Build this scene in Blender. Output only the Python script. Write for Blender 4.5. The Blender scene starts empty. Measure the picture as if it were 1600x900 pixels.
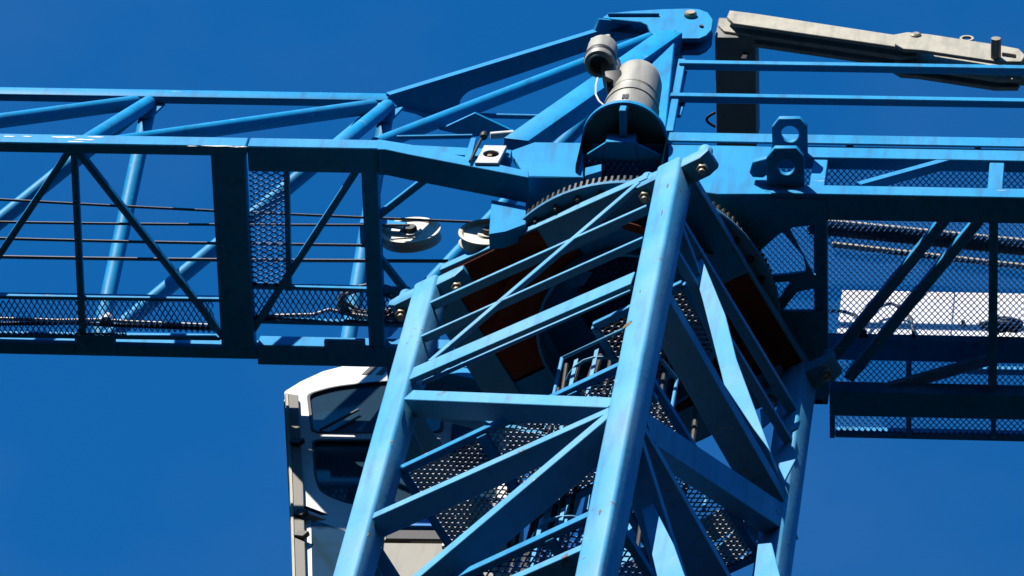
import bpy, bmesh, math, random
from mathutils import Vector, Matrix
from mathutils.geometry import tessellate_polygon
random.seed(4)
V = Vector
SC = bpy.context.scene
COL = SC.collection

# ------------------------------------------------------------------ camera
FPX = 9047.3                                    # focal length in pixels of the 1600 px wide photograph
AZ, TILT, ROLL = 0.2461129, 2.68070384, 0.24114445
DIST, U0, V0 = 32.9772, 979.89, 517.80          # the mast top centre (world origin) is DIST metres away at pixel U0, V0
RC = Matrix.Rotation(AZ, 3, 'Z') @ Matrix.Rotation(TILT, 3, 'X') @ Matrix.Rotation(ROLL, 3, 'Z')
_d = V(((U0 - 800) / FPX, -(V0 - 450) / FPX, -1.0)).normalized()
CAM = -(RC @ (_d * DIST))
cam = bpy.data.cameras.new('camera'); co = bpy.data.objects.new('camera', cam); COL.objects.link(co)
cam.sensor_width = 36; cam.lens = FPX / 1600 * 36; cam.clip_start = 0.5; cam.clip_end = 6000
co.matrix_world = Matrix.Translation(CAM) @ RC.to_4x4()
SC.camera = co

# ------------------------------------------------------------------ sky, sun, exposure
SUN_EL = math.radians(39)
SDIR = V((-0.47, -0.883, 0)).normalized() * math.cos(SUN_EL) + V((0, 0, math.sin(SUN_EL)))
w = bpy.data.worlds.new('World'); SC.world = w; w.use_nodes = True
nt = w.node_tree; bg = nt.nodes['Background']
sky = nt.nodes.new('ShaderNodeTexSky'); sky.sky_type = 'NISHITA'; sky.sun_disc = False
sky.sun_elevation = SUN_EL; sky.sun_rotation = math.atan2(SDIR.x, SDIR.y)
sky.altitude = 900; sky.air_density = 1.0; sky.dust_density = 0.0; sky.ozone_density = 6.0
hs = nt.nodes.new('ShaderNodeHueSaturation'); hs.inputs['Saturation'].default_value = 1.26; hs.inputs['Value'].default_value = 1.04   # deep polarised blue all over
nt.links.new(sky.outputs[0], hs.inputs['Color']); gtc = nt.nodes.new('ShaderNodeTexCoord'); gmp = nt.nodes.new('ShaderNodeMapping'); gmp.inputs['Scale'].default_value = (9, 14, 9); nt.links.new(gtc.outputs['Generated'], gmp.inputs[0])
gno = nt.nodes.new('ShaderNodeTexNoise'); gno.inputs['Scale'].default_value = 1.6; gno.inputs['Detail'].default_value = 6; nt.links.new(gmp.outputs[0], gno.inputs['Vector'])
gmr = nt.nodes.new('ShaderNodeMapRange'); gmr.inputs[1].default_value = .45; gmr.inputs[2].default_value = .85; gmr.inputs[3].default_value = 0; gmr.inputs[4].default_value = .045; nt.links.new(gno.outputs[0], gmr.inputs[0])
gmx = nt.nodes.new('ShaderNodeMix'); gmx.data_type = 'RGBA'; gmx.inputs[7].default_value = (2.2, 2.5, 3.0, 1); nt.links.new(gmr.outputs[0], gmx.inputs[0]); nt.links.new(hs.outputs[0], gmx.inputs[6])   # thin high cirrus all over
nt.links.new(gmx.outputs[2], bg.inputs[0]); bg.inputs[1].default_value = 0.15
sl = bpy.data.lights.new('sun', 'SUN'); sl.energy = 5.0; sl.angle = math.radians(0.5); sl.color = (1, 0.955, 0.89)
so = bpy.data.objects.new('sun', sl); COL.objects.link(so)
so.rotation_euler = (-SDIR).to_track_quat('-Z', 'Y').to_euler(); so.location = SDIR * 60
SC.view_settings.view_transform = 'Standard'; SC.view_settings.look = 'None'
SC.view_settings.exposure = 0.48; SC.view_settings.gamma = 1.0
SC.render.engine = 'CYCLES'; SC.cycles.max_bounces = 8; SC.cycles.diffuse_bounces = 1; SC.cycles.sample_clamp_indirect = 0.05

# ------------------------------------------------------------------ surveying: a pixel of the photograph onto a real plane of the crane
def ray(u, v): return RC @ V(((u - 800) / FPX, -(v - 450) / FPX, -1.0))
def hit(u, v, p, n):
    k = ray(u, v); return CAM + k * ((p - CAM).dot(n) / k.dot(n))
def PZ(u, v, z): return hit(u, v, V((0, 0, z)), V((0, 0, 1)))
def PY(u, v, y): return hit(u, v, V((0, y, 0)), V((0, 1, 0)))
def PX(u, v, x): return hit(u, v, V((x, 0, 0)), V((1, 0, 0)))
PSI = -0.49723288; CS, SN = math.cos(PSI), math.sin(PSI); HM = 0.8
EX, EY, EZ = V((CS, SN, 0)), V((-SN, CS, 0)), V((0, 0, 1))     # mast axes: EX from left leg to near leg, EY away
def ML(x, y, z): return EX * x + EY * y + EZ * z
def PA(u, v, d=0.0): return hit(u, v, EY * (-HM + d), EY)         # left face of the mast (left leg to near leg)
def PB(u, v, d=0.0): return hit(u, v, EX * (HM - d), EX)          # right face of the mast (near leg to right leg)

# ------------------------------------------------------------------ materials
def mk(name, base, rough=0.45, metal=0.0, var=0.12, scale=3.0, rust=0.0, dirt=0.0, spec=0.5, bump=0.0, rustcol=(0.16, 0.06, 0.02), fade=0.0, chips=0.0):
    m = bpy.data.materials.new(name); m.use_nodes = True
    t = m.node_tree; N = t.nodes; L = t.links; b = N['Principled BSDF']
    tc = N.new('ShaderNodeTexCoord')
    no = N.new('ShaderNodeTexNoise'); no.inputs['Scale'].default_value = scale; no.inputs['Detail'].default_value = 6; no.inputs['Roughness'].default_value = .62
    L.new(tc.outputs['Object'], no.inputs['Vector'])
    def ramp(src, a, c, ca, cc):
        r = N.new('ShaderNodeValToRGB'); r.color_ramp.elements[0].position = a; r.color_ramp.elements[1].position = c
        r.color_ramp.elements[0].color = ca; r.color_ramp.elements[1].color = cc; L.new(src, r.inputs[0]); return r.outputs[0]
    def mix(fac, a, bcol):
        x = N.new('ShaderNodeMix'); x.data_type = 'RGBA'
        if hasattr(fac, 'links'): L.new(fac, x.inputs[0])
        else: x.inputs[0].default_value = fac
        for s, i in ((a, 6), (bcol, 7)):
            if hasattr(s, 'links'): L.new(s, x.inputs[i])
            else: x.inputs[i].default_value = s
        return x.outputs[2]
    c4 = lambda c, k=1: (min(c[0] * k, 1), min(c[1] * k, 1), min(c[2] * k, 1), 1)
    col = ramp(no.outputs[0], 0.3, 0.72, c4(base, 1 - var), c4(base, 1 + var))
    if fade > 0:                                  # chalky weathered paint
        n4 = N.new('ShaderNodeTexNoise'); n4.inputs['Scale'].default_value = 1.1; n4.inputs['Detail'].default_value = 9
        L.new(tc.outputs['Object'], n4.inputs['Vector'])
        col = mix(ramp(n4.outputs[0], .45, .75, (0, 0, 0, 1), (fade,) * 3 + (1,)), col, (0.42, 0.55, 0.62, 1))
    if dirt > 0:
        mp = N.new('ShaderNodeMapping'); mp.inputs['Scale'].default_value = (7, 7, 0.9); L.new(tc.outputs['Object'], mp.inputs[0])
        n2 = N.new('ShaderNodeTexNoise'); n2.inputs['Scale'].default_value = 2.2; n2.inputs['Detail'].default_value = 8; L.new(mp.outputs[0], n2.inputs['Vector'])
        col = mix(ramp(n2.outputs[0], .50, .78, (0, 0, 0, 1), (dirt,) * 3 + (1,)), col, (0.035, 0.04, 0.042, 1))
    if rust > 0:
        n3 = N.new('ShaderNodeTexNoise'); n3.inputs['Scale'].default_value = 5.5; n3.inputs['Detail'].default_value = 10; n3.inputs['Roughness'].default_value = .7
        L.new(tc.outputs['Object'], n3.inputs['Vector'])
        rf = ramp(n3.outputs[0], .72 - rust * .1, .76 - rust * .1, (0, 0, 0, 1), (.85, .85, .85, 1))
        col = mix(rf, col, rustcol + (1,))
    if chips > 0:                                 # long scuffs along the beams where the paint is worn to primer
        mp2 = N.new('ShaderNodeMapping'); mp2.inputs['Scale'].default_value = (2.0, 14, 11); L.new(tc.outputs['Object'], mp2.inputs[0])
        n5 = N.new('ShaderNodeTexNoise'); n5.inputs['Scale'].default_value = 2.0; n5.inputs['Detail'].default_value = 7; n5.inputs['Roughness'].default_value = .68; L.new(mp2.outputs[0], n5.inputs['Vector'])
        col = mix(ramp(n5.outputs[0], .685 - .03 * chips, .70 - .03 * chips, (0, 0, 0, 1), (.8, .8, .8, 1)), col, (0.52, 0.53, 0.50, 1))
    L.new(col, b.inputs['Base Color'])
    rr = N.new('ShaderNodeMapRange'); rr.inputs[3].default_value = max(rough - .1, .03); rr.inputs[4].default_value = min(rough + .16, 1)
    L.new(no.outputs[0], rr.inputs[0]); L.new(rr.outputs[0], b.inputs['Roughness'])
    b.inputs['Metallic'].default_value = metal
    b.inputs['Specular IOR Level'].default_value = spec
    if bump > 0:
        nb = N.new('ShaderNodeTexNoise'); nb.inputs['Scale'].default_value = 26; nb.inputs['Detail'].default_value = 5; L.new(tc.outputs['Object'], nb.inputs['Vector'])
        bu = N.new('ShaderNodeBump'); bu.inputs['Strength'].default_value = bump; bu.inputs['Distance'].default_value = .01
        L.new(nb.outputs[0], bu.inputs['Height']); L.new(bu.outputs[0], b.inputs['Normal'])
    return m
JB = mk('jib blue paint', (0.003, 0.295, 0.60), .5, spec=.15, var=.14, dirt=.45, fade=.10, bump=.10, chips=.8)
MB = mk('mast pale blue paint', (0.072, 0.375, 0.63), .52, spec=.2, var=.10, dirt=.34, rust=.9, fade=.34, bump=.15, chips=.4)
TB = mk('turntable blue paint', (0.003, 0.30, 0.62), .5, spec=.15, var=.12, dirt=.45, bump=.08, chips=.3)
PRIMER = mk('red oxide primer', (0.10, 0.016, 0.008), .8, spec=.1, var=.3, dirt=.4)
DARK = mk('greased dark steel', (0.03, 0.028, 0.025), .5, metal=.4, var=.4, dirt=.3)
GEAR = mk('greased gear steel', (0.05, 0.04, 0.03), .42, metal=.5, var=.5, dirt=.5)
RUST = mk('orange brown rust', (0.20, 0.125, 0.06), .85, var=.35, scale=30)
BOLT = mk('zinc bolt', (0.34, 0.29, 0.21), .45, metal=.7, var=.3, rust=.5)
TIE = mk('weathered bare tie bar', (0.40, 0.37, 0.28), .62, metal=.15, var=.18, scale=9, dirt=.35, rust=.15, bump=.2)
GREY = mk('motor grey enamel', (0.42, 0.40, 0.32), .45, var=.12, dirt=.5, bump=.05)
BLACK = mk('black rubber', (0.012, 0.012, 0.012), .6)
WHITE = mk('white paint', (0.78, 0.77, 0.74), .4, var=.05, dirt=.18)
CREAM = mk('cream nylon', (0.74, 0.68, 0.55), .5, var=.10, dirt=.25)
CABFLOOR = mk('beige grey floor sheet', (0.30, 0.28, 0.23), .6, var=.12, dirt=.3)
CABGREY = mk('grey side sheet', (0.30, 0.30, 0.30), .5, var=.08, dirt=.2)
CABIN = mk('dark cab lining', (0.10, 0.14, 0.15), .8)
SEAL = mk('black window seal', (0.01, 0.01, 0.012), .5)
POSTG = mk('brown grey trim', (0.17, 0.155, 0.12), .55, var=.2, dirt=.4)
CONC = mk('grey duct sheet', (0.17, 0.165, 0.14), .65, var=.15, dirt=.35)
ROPE = mk('steel wire rope', (0.06, 0.06, 0.065), .5, metal=.6, var=.4, scale=60)
TANROPE = mk('tan rope', (0.42, 0.30, 0.15), .8, var=.4, scale=40)
GALV = mk('galvanised mesh', (0.42, 0.43, 0.44), .45, metal=.5, var=.25, scale=14)
BMESH = mk('blue painted mesh', (0.035, 0.16, 0.42), .45, var=.25, scale=14, dirt=.3)
STRIPE = mk('cab blue stripe', (0.02, 0.26, 0.72), .4, var=.05)
SEATM = mk('pale green seat cloth', (0.45, 0.62, 0.50), .8, var=.15)
PAPER = mk('white banner sheet', (0.80, 0.79, 0.76), .6, var=.05, dirt=.15)
GROUNDM = mk('dark yard and light blocking hills', (0.010, 0.011, 0.008), .95, var=.35, scale=.2, spec=0.0)
gm = bpy.data.materials.new('tinted cab glass'); gm.use_nodes = True
_t = gm.node_tree; _b = _t.nodes['Principled BSDF']; _o = _t.nodes['Material Output']     # partly opaque dark blue tinted glass
_b.inputs['Base Color'].default_value = (0.040, 0.090, 0.14, 1); _b.inputs['Roughness'].default_value = .06; _b.inputs['IOR'].default_value = 1.9
_tr = _t.nodes.new('ShaderNodeBsdfTransparent'); _tr.inputs[0].default_value = (0.45, 0.65, 0.66, 1)
_mx = _t.nodes.new('ShaderNodeMixShader'); _mx.inputs[0].default_value = .42; _t.links.new(_b.outputs[0], _mx.inputs[1]); _t.links.new(_tr.outputs[0], _mx.inputs[2]); _t.links.new(_mx.outputs[0], _o.inputs[0])
GLASS = gm

# ------------------------------------------------------------------ mesh helpers (each returns verts, faces)
def prism(p, q, prof, e1, e2):
    """profile [(a,b)] in axes e1,e2 swept from p to q"""
    n = len(prof); vs = [p + e1 * a + e2 * b for a, b in prof] + [q + e1 * a + e2 * b for a, b in prof]
    fs = [tuple(range(n))[::-1], tuple(range(n, 2 * n))] + [(i, (i + 1) % n, n + (i + 1) % n, n + i) for i in range(n)]
    return vs, fs
def axes(p, q, up):
    d = (q - p).normalized(); e1 = d.cross(up)
    if e1.length < 1e-4: e1 = d.cross(V((1, 0, 0)))
    e1.normalize(); return e1, e1.cross(d).normalized()
def bar(p, q, w, h, up=V((0, 0, 1)), aw=0.0, ah=0.0):
    e1, e2 = axes(p, q, up); a0, b0 = w * (aw - .5), h * (ah - .5)
    return prism(p, q, [(a0, b0), (a0 + w, b0), (a0 + w, b0 + h), (a0, b0 + h)], e1, e2)
def angle(p, q, e1, l1, e2, l2, t=.01):
    return prism(p, q, [(0, 0), (l1, 0), (l1, t), (t, t), (t, l2), (0, l2)], e1, e2)
def tube(p, q, r, n=18, r2=None):
    r2 = r if r2 is None else r2
    e1, e2 = axes(p, q, V((0, 0, 1)) if abs((q - p).normalized().z) < .95 else V((0, 1, 0)))
    vs = []
    for c, rr in ((p, r), (q, r2)):
        for i in range(n):
            a = 2 * math.pi * i / n; vs.append(c + e1 * rr * math.cos(a) + e2 * rr * math.sin(a))
    return vs, [tuple(range(n)), tuple(range(n, 2 * n))[::-1]] + [(i, n + i, n + (i + 1) % n, (i + 1) % n) for i in range(n)]
def path(pts, r, n=8):
    vs, fs = [], []
    for k, p in enumerate(pts):
        a = pts[max(k - 1, 0)]; b = pts[min(k + 1, len(pts) - 1)]
        e1, e2 = axes(a, b, V((0.13, 0.31, 0.94)))
        for i in range(n):
            t = 2 * math.pi * i / n; vs.append(p + e1 * r * math.cos(t) + e2 * r * math.sin(t))
        if k:
            o = (k - 1) * n
            fs += [(o + i, o + n + i, o + n + (i + 1) % n, o + (i + 1) % n) for i in range(n)]
    return vs, fs
def lathe(c, ax, e1, prof, n=28, a0=0.0, a1=2 * math.pi):
    """profile [(radius, along)] spun round the axis ax through c"""
    ax = ax.normalized(); e1 = e1.normalized(); e2 = ax.cross(e1); m = len(prof); full = abs(a1 - a0 - 2 * math.pi) < 1e-6
    cnt = n if full else n + 1; vs, fs = [], []
    for i in range(cnt):
        a = a0 + (a1 - a0) * i / n
        for r, h in prof: vs.append(c + (e1 * math.cos(a) + e2 * math.sin(a)) * r + ax * h)
    for i in range(n):
        j = (i + 1) % cnt
        for k in range(m - 1): fs.append((i * m + k, j * m + k, j * m + k + 1, i * m + k + 1))
    return vs, fs
def ringpts(c, e1, e2, r, n=32): return [c + e1 * r * math.cos(2 * math.pi * i / n) + e2 * r * math.sin(2 * math.pi * i / n) for i in range(n)]
def plate(loops, off):
    """flat plate: outer loop and hole loops (3D points of one plane), thickened by the vector off"""
    if not isinstance(loops[0], (list, tuple)): loops = [loops]
    pts = [p for l in loops for p in l]; n = len(pts)
    tri = tessellate_polygon(loops)
    vs = pts + [p + off for p in pts]
    fs = [tuple(t) for t in tri] + [tuple(n + i for i in reversed(t)) for t in tri]
    o = 0
    for l in loops:
        m = len(l); fs += [(o + i, o + (i + 1) % m, n + o + (i + 1) % m, n + o + i) for i in range(m)]; o += m
    return vs, fs
def rounded(pts, r, k=4):
    """round the corners of a closed loop; r a number or a list"""
    out = []; n = len(pts)
    for i, p in enumerate(pts):
        rr = r[i] if isinstance(r, (list, tuple)) else r
        a, b = pts[i - 1] - p, pts[(i + 1) % n] - p
        rr = min(rr, a.length * .45, b.length * .45)
        if rr <= 0: out.append(p); continue
        s, e = p + a.normalized() * rr, p + b.normalized() * rr
        for j in range(k + 1):
            t = j / k; out.append(s * (1 - t) ** 2 + p * 2 * t * (1 - t) + e * t * t)
    return out
def inside(x, y, poly):
    c = False; n = len(poly)
    for i in range(n):
        (x1, y1), (x2, y2) = poly[i - 1], poly[i]
        if (y1 > y) != (y2 > y) and x < (x2 - x1) * (y - y1) / (y2 - y1) + x1: c = not c
    return c
def expanded(loop, e1, e2, lw=.036, sw=.060, t=.0055, hgt=.010, holes=()):
    """expanded metal of diamonds lw (along e1) by sw (along e2) filling the planar loop"""
    o = loop[0]; nz = e1.cross(e2)
    P = [((p - o).dot(e1), (p - o).dot(e2)) for p in loop]; HP = [[((p - o).dot(e1), (p - o).dot(e2)) for p in h] for h in holes]
    x0, x1 = min(p[0] for p in P), max(p[0] for p in P); y0, y1 = min(p[1] for p in P), max(p[1] for p in P)
    vs, fs = [], []
    def sag(x, y): return .005 * math.sin(x * 6.1 + y * 3.3) + .004 * math.sin(x * 13.7 - y * 9.1 + 1)
    def seg(a, b):
        mx, my = (a[0] + b[0]) / 2, (a[1] + b[1]) / 2
        if not inside(mx, my, P) or any(inside(mx, my, h) for h in HP): return
        dx, dy = b[0] - a[0], b[1] - a[1]; l = math.hypot(dx, dy); px, py = -dy / l * t / 2, dx / l * t / 2
        k = len(vs)
        for (qx, qy) in (a, b):
            for s, hh in ((1, -hgt / 2), (-1, -hgt / 2), (-1, hgt / 2), (1, hgt / 2)):
                vs.append(o + e1 * (qx + px * s) + e2 * (qy + py * s) + nz * (hh + (.35 * hgt * s) + sag(qx, qy)))
        for i in range(4): j = (i + 1) % 4; fs.append((k + i, k + j, k + 4 + j, k + 4 + i))
    nx, ny = int((x1 - x0) / lw) + 2, int((y1 - y0) / sw) + 2
    for j in range(-1, ny):
        for i in range(-1, nx):
            ax, ay = x0 + i * lw, y0 + j * sw
            seg((ax, ay), (ax + lw / 2, ay + sw / 2)); seg((ax + lw / 2, ay + sw / 2), (ax + lw, ay))
            seg((ax, ay), (ax + lw / 2, ay - sw / 2)); seg((ax + lw / 2, ay - sw / 2), (ax + lw, ay))
    return vs, fs
def join(*ms):
    vs, fs = [], []
    for v, f in ms:
        o = len(vs); vs += v; fs += [tuple(o + i for i in g) for g in f]
    return vs, fs
def make_mesh(name, vf, origin, mat, bevel=0.0, segs=1, smooth=True):
    vs, fs = vf; me = bpy.data.meshes.new(name)
    me.from_pydata([v - origin for v in vs], [], fs); me.validate()
    bm = bmesh.new(); bm.from_mesh(me); bmesh.ops.recalc_face_normals(bm, faces=bm.faces)
    if bevel > 0:
        ed = [e for e in bm.edges if len(e.link_faces) == 2 and e.calc_face_angle(0) > .6]
        if ed: bmesh.ops.bevel(bm, geom=ed, offset=bevel, segments=segs, affect='EDGES', profile=.5, clamp_overlap=True)
    bm.to_mesh(me); bm.free()
    if smooth:
        for p in me.polygons: p.use_smooth = True
        me.set_sharp_from_angle(angle=math.radians(32))
    me.materials.append(mat); return me
class Thing:
    def __init__(s, name, label, cat, loc, group=None):
        s.o = bpy.data.objects.new(name, None); COL.objects.link(s.o); s.loc = V(loc); s.o.location = s.loc; s.o.empty_display_size = .1
        s.o['label'] = label; s.o['category'] = cat
        if group: s.o['group'] = group
    def add(s, name, vf, mat, bevel=0.0, segs=1, parent=None, kind=None, label=None, smooth=True):
        me = make_mesh(name, vf, s.loc, mat, bevel, segs, smooth)
        o = bpy.data.objects.new(name, me); COL.objects.link(o); o.parent = parent or s.o
        if kind: o['kind'] = kind
        if label: o['label'] = label
        return o
def single(name, label, cat, vf, mat, loc, bevel=0.0, group=None, kind=None, segs=1):
    loc = V(loc); o = bpy.data.objects.new(name, make_mesh(name, vf, loc, mat, bevel, segs)); COL.objects.link(o); o.location = loc
    o['label'] = label; o['category'] = cat
    if group: o['group'] = group
    if kind: o['kind'] = kind
    return o
X1, Y1, Z1 = V((1, 0, 0)), V((0, 1, 0)), V((0, 0, 1))
def hexbolt(p, ax, r, h): 
    return tube(p, p + ax.normalized() * h, r, 6)

# ------------------------------------------------------------------ ground far below (out of the picture, kept very dark so little light bounces up)
ZG = CAM.z - 1.6
# level yard ringed by unseen hills added to block low sky light, one sheet
gv, gf = [], []; NA = 64; RR = [0.01, 40, 90, 140, 190, 240, 300, 360, 430, 520, 700, 1100, 2000, 3500]
for i, r in enumerate(RR):
    for k in range(NA):
        a = 2 * math.pi * k / NA; h = 165 * min(max((r - 120) / 300, 0), 1) ** 1.3 * (1 + .16 * math.sin(3 * a + 1) + .10 * math.sin(7 * a + r * .01) + .05 * math.sin(17 * a))
        gv.append(V((r * math.cos(a), r * math.sin(a), ZG + h)))
        if i: o = (i - 1) * NA; gf.append((o + k, o + NA + k, o + NA + (k + 1) % NA, o + (k + 1) % NA))
g = bpy.data.objects.new('ground', make_mesh('ground', (gv, gf), V((0, 0, 0)), GROUNDM)); COL.objects.link(g); g['kind'] = 'structure'

# ================================================================== MAST
mast = Thing('crane_mast', 'square lattice crane mast of pale blue painted steel carrying the slewing crane top', 'mast', ML(0, 0, -6.2))
LEG = .16
for sx, sy in ((-1, -1), (1, -1), (1, 1), (-1, 1)):
    c = HM - LEG / 2; cx = c if sx > 0 else c + LEG
    lg = mast.add('leg', bar(ML(sx * cx, sy * c, -6.2), ML(sx * cx, sy * c, .06), LEG, LEG, up=EY), MB, .022, 3)
    # crosshead with two vertical joint bolts on each corner
    z0 = .0
    a, b = ML(sx * cx - .27, sy * c, z0 + .02), ML(sx * cx + .27, sy * c, z0 + .02)
    prof_in = [(-.25, -.02), (-.20, -.075), (.20, -.075), (.25, -.02), (.25, .03), (.19, .045), (-.19, .045), (-.25, .03)]
    vf = prism(ML(sx * cx, sy * (c) - .062, z0), ML(sx * cx, sy * (c) + .062, z0), prof_in, EX, EZ)
    ch = mast.add('crosshead', vf, MB, .008, 2)
    for s in (-1, 1):
        bx = sx * cx + s * .185
        mast.add('joint_pin', lathe(ML(bx, sy * c, 0), EZ, EX, [(0, .17), (.034, .168), (.042, .155), (.042, .02)], 18), MB, parent=ch)
        mast.add('joint_bolt', join(hexbolt(ML(bx, sy * c, -.115), EZ, .036, .05), tube(ML(bx, sy * c, -.145), ML(bx, sy * c, -.09), .02, 12)), BOLT, .004, parent=ch)

def brace(name, P, Q, nrm, up, hv, wi, mat=MB, bottom=True, t=.012):
    """angle bar: an upright leg hv tall in the mast face, a flat leg wi deep turned into the mast (nrm points inwards); P, Q: its upper outer edge"""
    d = (Q - P).normalized(); dn = d.cross(nrm).normalized()
    if dn.z > 0: dn = -dn
    if wi <= 0: return mast.add(name, prism(P, Q, [(0, 0), (hv, 0), (hv, t), (0, t)], dn, nrm), mat, .003)
    o = dn * hv
    return mast.add(name, angle(P + o, Q + o, -dn, hv, nrm, wi, t), mat, .003)
A = lambda u, v: PA(u, v, .012)
B_ = lambda u, v: PB(u, v, .012)
# left face, seen sunlit
brace('top_beam', A(690, 413), A(1014, 269), EY, EZ, .075, .22)
brace('tie_angle', A(664, 474), A(1010, 319), EY, EZ, .030, .05)
brace('tie_angle', A(652, 526), A(1004, 369), EY, EZ, .026, .045)
brace('diagonal', A(668, 563), A(994, 284), EY, EZ, .045, .03)
brace('strut', A(646, 574), A(992, 424), EY, EZ, .145, .03)
mast.add('strut_rib', prism(PA(660, 594, .085), PA(985, 448, .085), [(0, 0), (-.05, 0), (-.05, .012), (0, .012)], EZ, EY), MB, .003)
brace('diagonal', A(646, 609), A(966, 621), EY, EZ, .085, .13)
brace('strut', A(584, 801), A(952, 636), EY, EZ, .065, .125)
brace('diagonal', A(958, 635), A(622, 918), EY, EZ, .075, .17)
brace('strut', A(560, 1003), A(915, 848), EY, EZ, .065, .125)
brace('diagonal', A(560, 986), A(925, 1006), EY, EZ, .105, .16)
# right face, in shade
NB = -EX
brace('top_beam', B_(1076, 255), B_(1276, 585), NB, EZ, .085, .22)
brace('tie_angle', B_(1062, 330), B_(1258, 655), NB, EZ, .05, .06)
brace('tie_angle', B_(1054, 378), B_(1252, 706), NB, EZ, .045, .05)
brace('strut', B_(1046, 452), B_(1232, 776), NB, EZ, .11, .17)
brace('diagonal', B_(1005, 640), B_(1232, 792), NB, EZ, .20, .10)
brace('strut', B_(1004, 655), B_(1150, 912), NB, EZ, .065, .2)
brace('diagonal', B_(1060, 330), B_(1238, 790), NB, EZ, .05, .09)
brace('diagonal', B_(1000, 665), B_(1075, 905), NB, EZ, .05, .15)
# the two rear faces, glimpsed between the others
for z in (.12, -1.35, -2.95, -4.4):
    for nrm, P, Q in ((-EY, ML(.66, HM - .012, z), ML(-.84, HM - .012, z)), (EX, ML(-HM - LEG + .012, .66, z), ML(-HM - LEG + .012, -.66, z))):
        brace('top_beam' if z > -.1 else 'strut', P, Q, nrm, EZ, .085, .19 if z > -.1 else .15)
for k, (z0, z1) in enumerate(((-1.40, -2.95), (-2.95, -4.4))):
    s = 1 if k % 2 == 0 else -1
    brace('diagonal', ML(s * .66, HM - .014, z0), ML(-s * .66, HM - .014, z1), -EY, EZ, .09, .14)
    brace('diagonal', ML(-HM - LEG + .014, -.66, z0 - .1), ML(-HM - LEG + .014, .66, z0 - .55), EX, EZ, .09, .12)
# underside of the mast head: red primed corner plates round the slewing opening
def mloop(pts, z): return [ML(x - (.16 if x < -.7 else 0), y, z) for x, y in pts]
q = .775
for sx, sy in ((-1, -1), (1, -1), (1, 1), (-1, 1)):
    arc = [(sx * .50 * math.cos(a), sy * .50 * math.sin(a)) for a in [math.radians(1 + 88 * i / 12) for i in range(13)]]
    pts = [(sx * q, sy * .012)] + arc + [(sx * .012, sy * q), (sx * q, sy * q)]
    mast.add('corner_plate', plate(mloop(pts, .05), EZ * .012), PRIMER if sx * sy > 0 else JB)
    mast.add('stiffener', plate([ML(sx * .66, sy * .18, .04), ML(sx * .18, sy * .66, .04), ML(sx * .40, sy * .64, -.16), ML(sx * .64, sy * .40, -.16)], V((0, 0, .015))), PRIMER)
mast.add('head_drum', lathe(ML(0, 0, .0), EZ, EX, [(.50, -.06), (.50, .09), (.515, .09), (.515, -.06), (.50, -.06)], 48), JB)
# inner plates, the larger ones cut to the outline of sunlit patches
mast.add('sun_patch_plate', plate([hit(u, v, EY * -.42, EY) for u, v in ((1074, 386), (1096, 402), (1133, 492), (1150, 560), (1204, 706), (1176, 668), (1131, 600), (1098, 470))], EY * .012), MB, .002)
mast.add('sun_patch_plate', plate([hit(u, v, EY * -.42, EY) for u, v in ((990, 735), (1002, 752), (1052, 850), (1075, 915), (1030, 915), (1008, 820))], EY * .012), MB, .002)
mast.add('sun_patch_plate', plate([hit(u, v, EY * .2, EY) for u, v in ((1184, 850), (1205, 848), (1222, 915), (1176, 915))], EY * .012), MB, .002)
for qd in (((1187, 640), (1208, 628), (1205, 655), (1190, 668)), ((1234, 664), (1250, 657), (1246, 668), (1236, 674)), ((1214, 724), (1243, 717), (1226, 750))):
    mast.add('gusset', plate([hit(u, v, EY * .55, EY) for u, v in qd], EY * .012), MB, .002)

# rest platform of expanded metal inside the mast
zp = -2.15
rp = Thing('rest_platform', 'expanded metal rest platform on dark frame inside the lattice mast', 'platform', ML(0, 0, zp))
fr = .66
sq = [ML(-.80, -fr, zp), ML(fr, -fr, zp), ML(fr, fr, zp), ML(.16, fr, zp), ML(.16, -.10, zp), ML(-.80, -.10, zp)]
rp.add('grating', expanded(sq, EX, EY, .056, .030, .008, .012), GALV, kind='stuff')
for k in range(6): rp.add('frame_bar', bar(sq[k], sq[(k + 1) % 6], .04, .05), JB, .003)
rp.add('frame_bar', bar(ML(-.3, -fr, zp - .03), ML(-.3, -.1, zp - .03), .06, .04), JB, .003)
rp.add('frame_bar', bar(ML(.26, -fr, zp - .03), ML(.26, fr, zp - .03), .06, .04), JB, .003)
for s in (-1,): rp.add('bearer', bar(ML(-.82, s * .45, zp - .07), ML(.66, s * .45, zp - .07), .04, .05), MB, .003)
zl2 = -3.85
rp3 = Thing('lower_rest_platform', 'second expanded metal rest platform low in the mast at the bottom picture edge', 'platform', ML(0, 0, zl2))
sq3 = [ML(-.80, -fr, zl2), ML(fr, -fr, zl2), ML(fr, fr, zl2), ML(-.80, fr, zl2)]; h3 = [ML(-.38, -.28, zl2), ML(.22, -.28, zl2), ML(.22, .34, zl2), ML(-.38, .34, zl2)]
rp3.add('grating', expanded(sq3, EX, EY, .062, .036, .009, .014, holes=[h3]), BMESH, kind='stuff')
for k in range(4): rp3.add('frame_bar', bar(sq3[k], sq3[(k + 1) % 4], .04, .06), JB, .003); rp3.add('hatch_frame', bar(h3[k], h3[(k + 1) % 4], .03, .05), JB, .003)
for x in (-.5, .32): rp3.add('frame_bar', bar(ML(x, -fr, zl2 - .03), ML(x, fr, zl2 - .03), .05, .04), JB, .003)
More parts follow.
